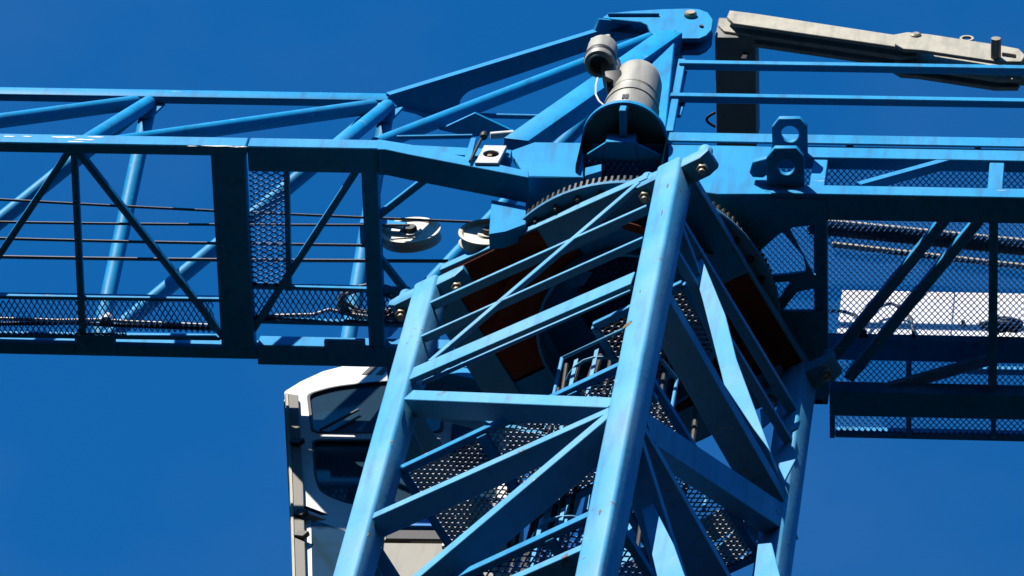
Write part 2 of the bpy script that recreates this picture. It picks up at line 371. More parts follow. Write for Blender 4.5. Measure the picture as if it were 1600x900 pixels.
# second grating high in the mast head
zpk = zp; zp2 = -.62
rp2 = Thing('head_platform', 'small expanded metal landing just under the slewing ring', 'platform', ML(0, 0, zp2))
l2 = mloop([(.05, -.35), (.62, -.35), (.62, .1), (.05, .1)], zp2)
rp2.add('grating', expanded(l2, EX, EY, .062, .036, .009, .014), GALV, kind='stuff')
for k in range(4): rp2.add('frame_bar', bar(l2[k], l2[(k + 1) % 4], .04, .04), JB, .003)

# ladder up the inside, with guard hoops
ld = Thing('ladder', 'blue steel ladder with guard hoops climbing inside the mast', 'ladder', ML(-.1, .25, -5.6))
def ladder(x, y, z0, z1, half=.17):
    for s in (-1, 1): ld.add('rail', bar(ML(x + s * half, y, z0), ML(x + s * half, y, z1), .07, .03, up=EY), MB, .004)
    z = z0 + .15
    while z < z1: ld.add('rung', tube(ML(x - half, y, z), ML(x + half, y, z), .014, 10), MB); z += .28
ladder(-.08, .28, -5.4, -.2)
for z in (-4.6, -4.1, -3.6, -3.1, -2.6, -1.7, -1.2, -.7):
    ld.add('guard_hoop', path([ML(-.08 + .30 * math.cos(a), .26 - .48 * math.sin(a), z) for a in [math.pi * i / 16 for i in range(17)]], .010), MB)
for a in (.0, .45, .9, 1.35, 1.8, 2.25, 2.7, 3.14):
    x, y = -.08 + .30 * math.cos(a), .26 - .48 * math.sin(a)
    ld.add('guard_strip', bar(ML(x, y, -5.0), ML(x, y, -2.5), .026, .006, up=EY), MB); ld.add('guard_strip', bar(ML(x, y, -1.75), ML(x, y, -.6), .026, .006, up=EY), MB)
# tube handrails of the landing
for pts, z, lab in ((((.0, -.5), (.45, -.5), (.5, -.1)), -1.25, 'upper bent tube handrail inside the mast above the platform'), (((.05, -.3), (.5, -.3), (.52, .3)), -1.7, 'lower bent tube handrail inside the mast just above the platform')):
    single('handrail', lab, 'handrail', path([ML(pts[0][0], pts[0][1], zp + .02)] + [ML(x, y, z) for x, y in pts] + [ML(pts[-1][0], pts[-1][1], zp + .02)], .011, 10), MB, ML(pts[0][0], pts[0][1], zp))
# horizontal cross bracing inside the mast at the strut levels
for z in (-1.42,):
    mast.add('plan_brace', bar(ML(-.8, -.66, z), ML(.66, .66, z), .055, .055), MB, .003); mast.add('plan_brace', bar(ML(-.8, .66, z - .06), ML(.66, -.66, z - .06), .055, .055), MB, .003)

# rust spots on the legs
def rust(u, v, w, h, ang, d=-.0015):
    c = PA(u, v, d); n = 14
    pts = [c + EX * (w * (1 + .3 * math.sin(3.1 * k + u)) * math.cos(2 * math.pi * k / n)) + EZ * (h * (1 + .25 * math.cos(4.3 * k + v)) * math.sin(2 * math.pi * k / n) + ang * w * math.cos(2 * math.pi * k / n)) for k in range(n)]
    mast.add('rust_patch', plate(pts, EY * .003), RUST)
for a in ((980, 507, .028, .024, .6), (1043, 290, .006, .03, 0), (1034, 332, .004, .04, 0), (612, 690, .009, .012, 0), (937, 800, .006, .03, 0), (1000, 455, .004, .012, 0), (575, 835, .005, .016, 0)): rust(*a)

# ================================================================== SLEWING RING
sr = Thing('slewing_ring', 'large toothed slewing ring bolted on top of the mast', 'slewing ring', (0, 0, .06))
sr.add('support_flange', lathe(V((0, 0, .15)), EZ, EX, [(.62, 0), (.862, 0), (.867, .012), (.862, .03), (.62, .03)], 96), MB)
sr.add('support_wall', lathe(V((0, 0, 0)), EZ, EX, [(.76, .06), (.76, .15), (.74, .15), (.74, .06)], 72), MB)
sr.add('gear_ring', lathe(V((0, 0, .18)), EZ, EX, [(.62, 0), (.832, 0), (.832, .085), (.62, .085), (.62, 0)], 120), GEAR)
NT = 150
tv = prism(V((.828, 0, .185)), V((.828, 0, .26)), [(0, -.0135), (.030, -.0065), (.030, .0065), (0, .0135)], X1, Y1)
tm = make_mesh('tooth', tv, V((0, 0, .06)), GEAR)
for i in range(NT):
    o = bpy.data.objects.new('tooth', tm); COL.objects.link(o); o.parent = sr.o; o.rotation_euler = (0, 0, 2 * math.pi * i / NT)
bm_ = make_mesh('flange_bolt', join(hexbolt(V((.81, 0, .125)), EZ, .020, .024), tube(V((.81, 0, .108)), V((.81, 0, .13)), .011, 8)), V((0, 0, .06)), DARK)
for i in range(36):
    o = bpy.data.objects.new('flange_bolt', bm_); COL.objects.link(o); o.parent = sr.o; o.rotation_euler = (0, 0, 2 * math.pi * i / 36)

# ================================================================== TURNTABLE
yN, yF, zB, yT, zT = -.714, .472, .749, -.12, 2.93; yNc = yN - .062
tt = Thing('turntable', 'bright blue welded turntable frame between jib root and counter jib above the ring', 'turntable', (0, 0, .2))
tt.add('bearing_collar', lathe(V((0, 0, .25)), EZ, EX, [(.50, 0), (.64, 0), (.64, .32), (.50, .32)], 72), TB)
# near side web, sunlit
web = [PY(u, v, yN) for u, v in ((796, 236), (835, 222), (1046, 224), (1206, 229), (1206, 303), (1120, 303), (1040, 292), (912, 277), (820, 275))]
tt.add('side_web', plate([PY(u, v, yN) for u, v in ((796, 236), (835, 222), (911, 223), (911, 277), (820, 275))], Y1 * .03), TB, .004)
tt.add('side_web', plate([PY(u, v, yN) for u, v in ((1044, 224), (1206, 229), (1206, 303), (1120, 303), (1044, 292))], Y1 * .03), TB, .004)
zl = web[4].z
zq = web[7].z; xa, xb = PZ(716, 284, zq).x, PY(1046, 285, yN).x
cave = [V((web[8].x, yN + .004, zq)), V((PY(911, 277, yN).x, yN + .004, zq)), V((PY(911, 277, yN).x, yN + .22, zq)), V((xb, yN + .22, zq)), V((xb, .62, zq)), V((web[8].x, .62, zq))]
tt.add('under_plate', plate([cave, ringpts(V((0.02, .05, zq)), X1, Y1, .36, 40)], EZ * .02), TB)
tt.add('motor_bay_shade', plate([V((web[7].x, yN + .24, zq)), V((xb, yN + .24, zq)), V((xb, yN + .24, web[2].z)), V((web[7].x, yN + .24, web[2].z))], Y1 * .02), DARK)  # dark sheet standing in for the shade inside the motor bay
tt.add('bay_roof', plate([V((web[7].x, yN, web[2].z - .02)), V((xb, yN, web[2].z - .02)), V((xb, .60, web[2].z - .02)), V((web[7].x, .60, web[2].z - .02))], EZ * .015), TB)
# horizontal bottom plate with a round man hole and the cut-outs on the counter jib side
zp = .36
bx0, bx1 = xb - .02, PZ(1292, 400, zp).x
cut1 = rounded([PZ(u, v, zp) for u, v in ((1232, 356), (1288, 350), (1287, 420), (1272, 432))], .03)
cut2 = rounded([PZ(u, v, zp) for u, v in ((1182, 396), (1222, 362), (1256, 402), (1260, 425), (1238, 428), (1196, 432))], .02)
cut3 = rounded([PZ(u, v, zp) for u, v in ((1200, 442), (1236, 440), (1205, 486))], .012)
cut4 = rounded([PZ(u, v, zp) for u, v in ((1246, 456), (1286, 448), (1286, 486), (1222, 486))], .012)
outer = [V((bx0, yN + .03, zp)), V((bx1, yN + .03, zp)), V((bx1, .62, zp)), V((bx0, .62, zp))]
tt.add('bottom_plate', plate([outer, cut1, cut2, cut3, cut4], EZ * .025), TB)
tt.add('far_web', plate([V((web[8].x, .59, zp)), V((bx1, .59, zp)), V((bx1, .59, zp + .55)), V((web[8].x, .59, zp + .55))], Y1 * .03), TB)
for x in (-.42, bx0 + .05):
    tt.add('cross_web', plate([V((x, yN + .26, zq + .025)), V((x, .59, zq + .025)), V((x, .59, zq + .30)), V((x, yN + .26, zq + .30))], X1 * .02), TB)
mh = [V((-.42, yN + .03, zq + .30)), V((.45, yN + .03, zq + .30)), V((.45, .59, zq + .30)), V((-.42, .59, zq + .30))]
tt.add('deck_grating', expanded(mh, X1, Y1, .036, .062, .008, .014), BMESH, kind='stuff')
tt.add('deck_plate', plate([V((-.42, -.25, zq + .33)), V((.30, -.25, zq + .33)), V((.30, .59, zq + .33)), V((-.42, .59, zq + .33))], EZ * .01), TB)
# arms to the jib root: near and far side, each a falling lower arm and a level upper bar
for y0, nm in ((yNc, 'n'), (yF + .12, 'f')):
    la = [PY(u, v, yNc) for u, v in ((590, 218), (640, 226), (826, 268), (826, 278), (640, 242), (602, 234), (590, 234))]
    for p in la: p.y = y0 - .003
    tt.add('lower_arm', plate(la, Y1 * .165), TB, .003)
    p0, p1 = PY(598, 219, yNc), PY(800, 229, yNc); p0.y = p1.y = y0 + .02
    tt.add('upper_arm', prism(p0, p1, [(0, 0), (0, -.11), (.07, -.11), (.07, 0)], Y1, EZ), TB, .004)
    a = [PY(u, v, yNc) for u, v in ((724, 252), (736, 216), (744, 216), (735, 254))]
    for p in a: p.y = y0 - .004
    tt.add('stay_plate', plate(a, Y1 * .02), TB, .002)
# lit bracket block by the ring
br = [PY(u, v, -.62) for u, v in ((768, 312), (822, 322), (822, 350), (790, 362), (764, 366))]
tt.add('ring_guard', plate(br, Y1 * .10), TB, .004)
tt.add('rear_leg_plate', plate([PZ(u, v, .35) for u, v in ((884, 424), (900, 418), (926, 426), (912, 446), (886, 452))], EZ * .02), TB)

# ================================================================== JIB
jib = Thing('jib', 'bright blue triangular lattice jib with tubular diagonals and walkway reaching left', 'jib', (-2.0, -.12, zB))
xl = PZ(-330, 240, zB).x
def xat(u, v, y, z): return hit(u, v, V((0, y, 0)), Y1).x
xs = PY(386, 226, yNc).x; xr = PY(602, 226, yNc).x
# near bottom chord: slim angle on the left, box with wide underside on the right
jib.add('bottom_chord', prism(V((xl, yNc, zB)), V((xs - .004, yNc, zB)), [(0, 0), (.065, 0), (.065, .125), (0, .125)], Y1, EZ), JB, .006)
jib.add('bottom_chord', prism(V((xs + .004, yNc, zB)), V((xr, yNc, zB)), [(0, 0), (.16, 0), (.16, .125), (0, .125)], Y1, EZ), JB, .006)
# far bottom chord
yf = PZ(200, 541, zB).y
jib.add('bottom_chord', prism(V((xl, yf, zB)), V((xs, yf, zB)), [(0, 0), (.07, 0), (.07, .12), (0, .12)], Y1, EZ), JB, .006)
jib.add('bottom_chord', prism(V((xs, yf - .03, zB - .01)), V((xr + .35, yf - .03, zB - .01)), [(0, 0), (.13, 0), (.13, .13), (0, .13)], Y1, EZ), JB, .006)
# top chord
xT2 = PY(606, 156, yT).x
jib.add('top_chord', prism(V((xl, yT, zT)), V((xT2, yT, zT)), [(0, 0), (.055, 0), (.055, .11), (0, .11)], Y1, EZ), JB, .012, 2)
# cross members in the bottom plane
def cross(u0, u1, v, h=.10, z=zB + .004):
    a, b = PZ(u0, v, z), PZ(u1, v, z)
    jib.add('cross_beam', prism(V((a.x, yNc + .06, z)), V((a.x, yf + .01, z)), [(0, 0), (b.x - a.x, 0), (b.x - a.x, h), (0, h)], X1, EZ), JB, .005)
cross(334, 386, 330); cross(567, 592, 330)
def lace(u0, v0, u1, v1, w=.040, z=zB + .05, h=.04):
    a, b = PZ(u0, v0, z), PZ(u1, v1, z); jib.add('lacing_bar', bar(a, b, w, h), JB, .003)
lace(108, 236, -110, 560); lace(116, 236, 130, 536); lace(122, 236, 352, 528)
lace(556, 268, 396, 514); lace(680, 268, 590, 338); lace(588, 396, 640, 462)
lace(-250, 236, -100, 536)
# tubular web: at each node an A-frame, in each panel a falling diagonal on either side
T2 = V((PY(602, 163, yT).x, yT + .05, zT + .01)); T1 = V((PY(229, 158, yT).x, yT + .05, zT + .01)); pan = T2.x - T1.x
T0 = T1 - X1 * pan; T_ = T0 - X1 * pan
n1 = PZ(128, 228, zB + .10); N1 = V((n1.x, yNc + .05, zB + .09)); N2 = N1 + X1 * pan; N0 = N1 - X1 * pan; N_ = N0 - X1 * pan
f1 = PZ(152, 505, zB + .10); F1 = V((f1.x, yf + .02, zB + .10)); F2 = F1 + X1 * pan; F0 = F1 - X1 * pan; F_ = F0 - X1 * pan
for T, Nn, Np, Ff, Fp in ((T2, N2, N1, F2, F1), (T1, N1, N0, F1, F0), (T0, N0, N_, F0, F_)):
    jib.add('web_tube', tube(T, Nn, .046), JB); jib.add('web_tube', tube(T - X1 * .08, Np + X1 * .12, .046), JB)
    jib.add('web_tube', tube(T + Y1 * .01, Ff, .048), JB); jib.add('web_tube', tube(T - X1 * .03 + Y1 * .01, Fp + X1 * .03, .048), JB)
    jib.add('node_gusset', plate([T + V((-.14, 0, .0)), T + V((.10, 0, .0)), T + V((.05, 0, -.20)), T + V((-.05, 0, -.20))], Y1 * .016), JB, .002)
    jib.add('foot_plate', bar(Ff + V((-.12, -.03, -.09)), Ff + V((.12, -.03, -.09)), .12, .05), JB, .004)
# walkway of expanded metal beside the far chord and the cross walk
zw = zB + .06
wl = [PZ(u, v, zw) for u, v in ((-330, 464), (334, 470), (334, 522), (-330, 516))]
jib.add('walkway_grating', expanded(wl, X1, Y1, .034, .060, .0075, .012), BMESH, kind='stuff')
wr = [PZ(u, v, zw) for u, v in ((392, 448), (640, 454), (640, 502), (392, 497))]
jib.add('walkway_grating', expanded(wr, X1, Y1, .034, .060, .0075, .012), BMESH, kind='stuff')
wc = [PZ(u, v, zw) for u, v in ((387, 262), (446, 264), (449, 450), (390, 448))]
jib.add('crosswalk_grating', expanded(wc, X1, Y1, .064, .033, .0075, .012), BMESH, kind='stuff')
for a, b in (((-330, 457), (345, 467)), ((388, 446), (640, 453)), ((-330, 518), (345, 527)), ((392, 500), (640, 507))):
    jib.add('walkway_edge', bar(PZ(*a, zw), PZ(*b, zw), .022, .05), JB, .003)
jib.add('walkway_edge', bar(PZ(448, 262, zw), PZ(452, 452, zw), .03, .05), JB, .003)
# scuffed paint on the near chord and cross beams
def scuff(u, v, w, h, sd, y=yNc - .0015, mat=None):
    c = PY(u, v, y); n = 18; r = random.Random(sd)
    pts = [c + X1 * (w * math.cos(2 * math.pi * k / n)) + EZ * (h * (r.uniform(.35, 1)) * math.sin(2 * math.pi * k / n)) for k in range(n)]
    jib.add('paint_scuff', plate(pts, Y1 * .003), mat or WHITE)
for a in ((14, 213, .035, .010, 1), (42, 213, .030, .008, 2), (100, 214, .075, .014, 3), (132, 218, .06, .012, 4), (150, 214, .05, .010, 5), (118, 221, .05, .009, 6), (345, 228, .12, .010, 7), (372, 229, .05, .012, 8), (300, 228, .03, .006, 9)): scuff(*a)

# ================================================================== TOWER HEAD
th = Thing('tower_head', 'bright blue tower head with rounded pin plate at its apex over the turntable', 'tower head', (0, yT, 1.0))
yA = -.17
def PYs(pts, y): return [PY(u, v, y) for u, v in pts]
ap = PYs(((940, 28), (950, 21), (985, 17), (1035, 14), (1075, 13), (1092, 14), (1106, 19), (1114, 30), (1112, 46), (1104, 55), (1093, 60), (1065, 60), (1028, 57), (1016, 51), (1011, 38), (1001, 34)), yA)
th.add('pin_plate', plate(ap, Y1 * .03), TB, .004)
ap2 = [p + Y1 * .075 - EZ * .03 for p in ap]
th.add('pin_plate', plate(ap2, Y1 * .03), TB, .004)
pc = PY(1079, 25, yA)
pn = th.add('apex_pin', lathe(pc - Y1 * .03, Y1, X1, [(0, 0), (.030, 0), (.040, .010), (.040, .19), (0, .19)], 20), BOLT)
th.add('retaining_bolt', hexbolt(PY(1096, 42, yA) - Y1 * .012, Y1, .014, .03), DARK)
th.add('stiffener', bar(PY(950, 25, yA) - Y1 * .01, PY(1030, 25, yA) - Y1 * .01, .02, .012), TB, .003)
# wide tie plate from the jib's top chord to the apex
P0, P1 = PY(607, 150, yT), PY(935, 48, yT); dn = (P1 - P0).normalized(); nn = dn.cross(Y1).normalized()
def PT(u, v): return hit(u, v, P0, nn)
lp = rounded([PT(u, v) for u, v in ((606, 150), (928, 52), (937, 30), (1004, 36), (1014, 52), (960, 66), (732, 142), (718, 156), (718, 188), (690, 196), (622, 166))], [0, 0, 0, 0, .05, 0, .1, .05, .02, .03, 0])
th.add('tie_plate', plate(lp, nn * (-.02 if nn.z < 0 else .02)), TB, .003)
th.add('tie_flange', bar(PT(606, 148), PT(930, 49), .014, .05, up=nn), TB, .003)
th.add('tie_flange', bar(PT(622, 168), PT(716, 190), .02, .06, up=nn), TB, .003)
# legs down to the turntable
a, b = PY(1048, 62, yA + .02), PY(806, 232, yN + .10)
th.add('front_leg', bar(a, b, .155, .115, up=-Y1), TB, .008, 2)
th.add('brace_tube', tube(PY(1015, 62, yT), PY(588, 226, yN + .13), .046, 20), TB)
a2, b2 = a + Y1 * .10, V((b.x, yF + .05, b.z)); th.add('front_leg', bar(a2, b2, .155, .115, up=Y1), TB, .008, 2)
th.add('brace_tube', tube(PY(1015, 62, yT) + Y1 * .08, V((PY(600, 216, yN + .07).x, yF, zB + .15)), .046, 20), TB)
th.add('rear_column', bar(PY(1040, 62, yT), PY(1020, 250, yN + .30), .13, .13, up=-Y1), TB, .006)
th.add('rear_column', bar(PY(1040, 62, yT) + Y1 * .1, PY(1020, 250, yN + .30) + Y1 * .7, .13, .13, up=-Y1), TB, .006)
# thin bars and the dark gusset low between the legs
th.add('stay_tube', tube(PY(716, 180, -.35), PY(858, 183, -.35), .016, 12), TB)
th.add('stay_tube', tube(PY(620, 215, -.60), PY(738, 213, -.60), .014, 12), TB)
th.add('gusset_plate', plate([PZ(u, v, 1.75) for u, v in ((686, 203), (742, 177), (806, 207), (736, 214))], EZ * .02), TB)

# ================================================================== TIE BARS (pendants) to the right of the apex
def flat(t, outline, ys, name='flat_bar', th_=.026):
    for k, y in enumerate(ys):
        t.add(name, plate([V((p.x, y, p.z)) for p in outline], Y1 * th_), TIE, .003)
tb1 = Thing('tie_bar', 'weathered bare steel tie bar pinned to the apex plate', 'tie bar', PY(1120, 40, yA), group='counter jib tie bars')
o1 = PYs(((1140, 16), (1180, 21), (1396, 54), (1418, 50), (1440, 52), (1452, 62), (1448, 74), (1420, 77), (1396, 72), (1180, 41), (1146, 36), (1136, 26)), yA)
flat(tb1, o1, (yA - .0,))
o2 = [V((p.x - .06, p.y, p.z)) for p in o1]; flat(tb1, o2, (yA + .055,))
o3 = [V((p.x - .075, p.y, p.z)) for p in o1]; flat(tb1, o3, (yA + .11,))
tb1.add('link_pin', lathe(PY(1431, 62, yA) - Y1 * .045, Y1, X1, [(0, 0), (.022, 0), (.034, .008), (.034, .03), (.026, .03), (.026, .2), (0, .2)], 18), BOLT)
tb2 = Thing('tie_bar', 'second weathered tie bar link with slotted end and stub pin above the railing', 'tie bar', PY(1430, 62, yA), group='counter jib tie bars')
o4 = PYs(((1404, 56), (1424, 51), (1450, 53), (1560, 70), (1592, 76), (1602, 86), (1596, 96), (1560, 96), (1440, 78), (1412, 76), (1398, 68)), yA - .03)
slot = rounded(PYs(((1566, 82), (1588, 85), (1588, 91), (1566, 88)), yA - .03), .012)
tb2.add('flat_bar', plate([o4, slot], Y1 * .024), TIE, .003)
o5 = [V((p.x, yA + .085, p.z - .01)) for p in o4]; tb2.add('flat_bar', plate(o5, Y1 * .026), TIE, .003)
tb2.add('flat_bar', plate([V((p.x - .02, yA + .14, p.z - .01)) for p in o4], Y1 * .026), TIE, .003)
q = PY(1556, 90, yA - .03); tb2.add('stub_pin', lathe(q - Y1 * .13, Y1, X1, [(0, 0), (.030, .0), (.032, .006), (.032, .16)], 18), BOLT)
q = PY(1510, 66, yA + .085); tb2.add('lifting_eye', lathe(q + EZ * .05, Y1, X1, [(.030, -.008), (.045, -.008), (.045, .008), (.030, .008), (.030, -.008)], 20), TIE)
tb3 = Thing('tie_bar', 'third tie bar link, only its near end showing at the right picture edge', 'tie bar', PY(1590, 90, yA), group='counter jib tie bars')
o6 = PYs(((1576, 84), (1700, 106), (1700, 124), (1576, 98), (1566, 92)), yA + .0); flat(tb3, o6, (yA + .005, yA + .11))
# dark grey box beam hung under the tie bars
zb_ = 4.04; gb = [PZ(u, v, zb_) for u, v in ((1117, 58), (1180, 58), (1182, 232), (1119, 232))]
bxm = Thing('box_duct', 'dark grey sheet metal box beam crossing under the tie bars behind the railing', 'box beam', (gb[0] + gb[2]) / 2)
x0, x1 = gb[0].x, gb[1].x
bxm.add('casing', bar(V(((x0 + x1) / 2, gb[0].y, zb_ + .16)), V(((x0 + x1) / 2, gb[2].y, zb_ + .16)), x1 - x0, .32), CONC, .008, 2)
bxm.add('hanger', bar(V((x1 - .06, gb[0].y + .12, zb_ + .02)), V((x1 - .06, yA + .13, zb_ - .22)), .03, .02, up=Y1), DARK)
hk = PZ(1118, 185, zb_); bxm.add('cable_loop', path([hk + V((-.0, -.05 + .0, 0)) + V((-.055 * math.sin(math.pi * i / 12), .10 * i / 12 , -.02)) for i in range(13)], .009), BLACK)

# ================================================================== COUNTER JIB
cj = Thing('counter_jib', 'bright blue counter jib with mesh deck and tube railing reaching right', 'counter jib', (1.5, 0, zl))
xc0, xc1 = web[3].x, PY(1900, 300, yN).x
def rowz(v): return PY(1400, v, yN).z
zt1, zt0, zl1, zl0 = rowz(230), rowz(248), rowz(291), rowz(305)
cj.add('upper_chord', prism(V((xc0, yN, zt0)), V((xc1, yN, zt0)), [(0, 0), (.075, 0), (.075, zt1 - zt0), (0, zt1 - zt0)], Y1, EZ), JB, .005)
cj.add('lower_chord', prism(V((xc0, yN, zl0)), V((xc1, yN, zl0)), [(0, 0), (.165, 0), (.165, zl1 - zl0), (0, zl1 - zl0)], Y1, EZ), JB, .005)
def fpost(u, w):
    a, b = PY(u, 292, yN), PY(u + 11, 247, yN); cj.add('post', prism(V((a.x, yN + .012, zl1 - .01)), V((a.x, yN + .012, zt0 + .01)), [(0, 0), (w, 0), (w, .07), (0, .07)], X1, Y1), JB, .004)
fpost(1264, .085); fpost(1543, .085); fpost(1800, .085)
def fdiag(u0, v0, u1, v1): cj.add('diagonal', bar(PY(u0, v0, yN + .03), PY(u1, v1, yN + .03), .05, .055, up=Y1), JB, .004)
fdiag(1342, 293, 1508, 247); fdiag(1800, 247, 1630, 293)
# near side railing: kick plate, two rails, end post
yR = yN - .02
def rail(v, u0, h, nm, d=.03, z_=None):
    a = PY(u0, v, yR); cj.add(nm, prism(V((a.x, yR, a.z)), V((xc1, yR, a.z)), [(0, 0), (d, 0), (d, -h), (0, -h)], Y1, EZ), JB, .005)
rail(93, 1062, .055, 'rail', .045); rail(144, 1048, .055, 'rail', .045); rail(206, 1046, .125, 'kick_plate', .012)
a, b = PY(1046, 208, yR + .03), PY(1066, 95, yR + .03)
cj.add('railing_post', bar(a, b, .045, .03, up=Y1), JB, .004)
for (u0, v0, u1, v1) in ((1066, 112, 1058, 150), (1064, 158, 1056, 182)): cj.add('post_bracket', bar(PY(u0, v0, yR + .06), PY(u1, v1, yR + .06), .06, .02, up=Y1), JB, .004)
for u in (1700, 1850): cj.add('railing_post', bar(PY(u, 208, yR + .05), PY(u + 20, 95, yR + .05), .045, .03, up=Y1), JB, .004)
for u, v in ((1328, 225), (1528, 227)): cj.add('rail_bolt', hexbolt(PY(u, v, yN + .03) - EZ * .03, EZ, .022, .06), DARK)
# two lifting lug plates level with the chords, pointing at the viewer
def lug(pts, z, c, r, nm='lug_plate'):
    loop = rounded([PZ(u, v, z) for u, v in pts], .0); hc = PZ(*c, z)
    cj.add(nm, plate([loop, ringpts(hc, X1, Y1, r, 24)], EZ * .045), JB, .004)
zu = zt0 + .02; zlw = zl1 - .02
lug(((1207, 248), (1206, 200), (1217, 186), (1250, 186), (1261, 199), (1262, 248)), zu, (1234, 210), .052)
lug(((1198, 292), (1197, 248), (1210, 232), (1244, 232), (1256, 246), (1257, 292)), zlw, (1228, 262), .048)
cj.add('lug_ear', plate([PZ(u, v, zlw + .05) for u, v in ((1206, 246), (1176, 254), (1171, 270), (1176, 277), (1192, 278), (1206, 268))], EZ * .05), JB, .004)
# deck of expanded metal at upper chord level
zf = zt0 + .03
dk = [PZ(u, v, zf) for u, v in ((1180, 262), (1900, 268), (1900, 534), (1180, 527))]
cj.add('deck_grating', expanded(dk, X1, Y1, .035, .040, .0056, .011), BMESH, kind='stuff')
dk2 = [PZ(u, v, zf) for u, v in ((1296, 562), (1900, 568), (1900, 684), (1296, 676))]
cj.add('deck_grating', expanded(dk2, X1, Y1, .035, .040, .0056, .011), BMESH, kind='stuff')
def ybar(u, v0, v1, w, h, z):
    a, b = PZ(u, v0, z), PZ(u, v1, z); b.x = a.x; cj.add('cross_beam', bar(a, b, w, h), JB, .004)
ybar(1553, 300, 612, .050, .07, zl0 + .09); ybar(1282, 300, 612, .075, .10, zl0 + .06); ybar(1830, 300, 612, .05, .07, zl0 + .09)
zb2 = zl0 + .10
for (u0, v0, u1, v1) in ((1478, 340, 1298, 562), (1532, 340, 1326, 590), (1900, 340, 1700, 590)):
    cj.add('deck_bracing', bar(PZ(u0, v0, zb2), PZ(u1, v1, zb2), .06, .06), JB, .004)
def xbeam(v0, v1, z, h, nm, u0=1284):
    a, b = PZ(u0, v0, z), PZ(u0, v1, z); cj.add(nm, prism(V((a.x, a.y, z)), V((xc1, a.y, z)), [(0, 0), (b.y - a.y, 0), (b.y - a.y, h), (0, h)], Y1, EZ), JB, .005)
xbeam(530, 562, zf - .10, .09, 'middle_beam'); xbeam(612, 650, zl0, .14, 'far_chord', 1296); xbeam(674, 684, zf - .02, .07, 'deck_edge', 1305)
cj.add('deck_bracing', bar(PZ(1376, 610, zl0 + .10), PZ(1552, 560, zl0 + .28), .06, .05), MB, .004)
for u in (1300, 1420, 1553, 1680): ybar(u, 565, 682, .03, .05, zf - .04)
# far railing
yP = PZ(1400, 528, zf).y + .02
zP = PY(1400, 450, yP).z
for z_ in (zf + .55, zf + 1.05): cj.add('far_rail', bar(V((PZ(1500, 528, zf).x, yP + .7, z_)), V((xc1, yP + .7, z_)), .04, .05), JB, .004)
# white banner sheet standing on the middle beam
wp = PYs(((1316, 453), (1900, 459), (1900, 530), (1312, 526)), yP)
bn = Thing('white_panel', 'plain white sheet panel standing behind the mesh deck of the counter jib', 'panel', wp[3])
xm = PY(1489, 490, yP).x
def pl(xa, xb): return [V((xa, yP, wp[3].z - .02)), V((xb, yP, wp[3].z - .02)), V((xb, yP, wp[0].z)), V((xa, yP, wp[0].z))]
bn.add('sheet', plate(pl(wp[0].x, xm - .003), Y1 * .03), PAPER, .003); bn.add('sheet', plate(pl(xm + .003, wp[1].x), Y1 * .03), PAPER, .003)
bn.add('catch', bar(PY(1502, 508, yP) - Y1 * .01, PY(1508, 508, yP) - Y1 * .01, .03, .03), BLACK)
# spare tie bars lying on the deck
for k, (a, b, lab, wd) in enumerate((((1262, 352), (1700, 396), 'wide pale steel plank lying on the mesh deck nearest the railing', .10), ((1300, 382), (1700, 428), 'thin spare steel bar lying on the mesh deck beside the plank', .03))):
    p, q = PZ(*a, zf + .03), PZ(*b, zf + .03); single('spare_bar', lab, 'steel bar', bar(p, q, wd, .03), TIE, p, .004, group='spare bars on the deck')
# black cables on the deck
for lab, pts in (('black cable looping in front of the white panel', ((1345, 526), (1352, 498), (1370, 480), (1392, 474), (1412, 482), (1424, 500), (1428, 526))),
                 ('black cable bending down at the left end of the white panel', ((1292, 486), (1315, 486), (1335, 492), (1348, 508), (1354, 526)))):
    single('cable', lab, 'cable', path([PY(u, v, yP - .06) for u, v in pts], .010), BLACK, PY(*pts[0], yP - .06), group='black cables on the deck')
hb = PZ(1568, 526, zf + .02)
hs_ = Thing('cable_heap', 'black heap of coiled cable on the deck before the white panel', 'cable', hb)
for k in range(6):
    r = .032 + .008 * (k % 3); c = hb + V((random.uniform(-.05, .05), random.uniform(-.015, .015) - .05, .012 + .010 * k))
    hs_.add('coil', path([c + V((r * 1.9 * math.cos(t), r * .55 * math.sin(t), .012 * math.sin(2 * t + k))) for t in [2 * math.pi * i / 20 for i in range(21)]], .014), BLACK)

# ================================================================== OPERATOR CAB
yC = .90
cab = Thing('operator_cab', 'white framed operator cab with tinted windows hanging below the jib behind the mast', 'cab', PY(600, 840, yC))
outer = rounded(PYs(((444, 612), (470, 596), (505, 580), (548, 569), (620, 560), (800, 558), (790, 812), (604, 812), (556, 816), (505, 801), (474, 793), (466, 780), (462, 740)), yC), [.02, 0, 0, 0, 0, .1, .02, 0, .02, 0, 0, 0, 0], 3)
w1 = rounded(PYs(((479, 616), (520, 604), (600, 595), (700, 592), (692, 677), (486, 677)), yC), [.05, .1, .1, .06, .06, .06], 4)
w2 = rounded(PYs(((487, 687), (690, 687), (678, 790), (548, 790), (500, 770), (491, 745)), yC), [.05, .06, .05, .12, .08, .1], 4)
w3 = rounded(PYs(((712, 592), (782, 592), (776, 790), (696, 790)), yC), .05, 4)
sf = cab.add('side_frame', plate([outer, w1, w2, w3], Y1 * .05), WHITE, .006)
for nm, wl_ in (('upper_window', w1), ('lower_window', w2), ('rear_window', w3)):
    c = sum(wl_, V()) / len(wl_)
    inn = [c + (p - c) * .955 for p in wl_]
    wo = cab.add(nm, plate([wl_, inn], Y1 * .06), SEAL)
    wo.location = V((0, -.004, 0))
    cab.add('pane', plate([p + Y1 * .02 for p in [c + (p - c) * .97 for p in wl_]], Y1 * .006), GLASS, parent=wo)
dy = 1.15
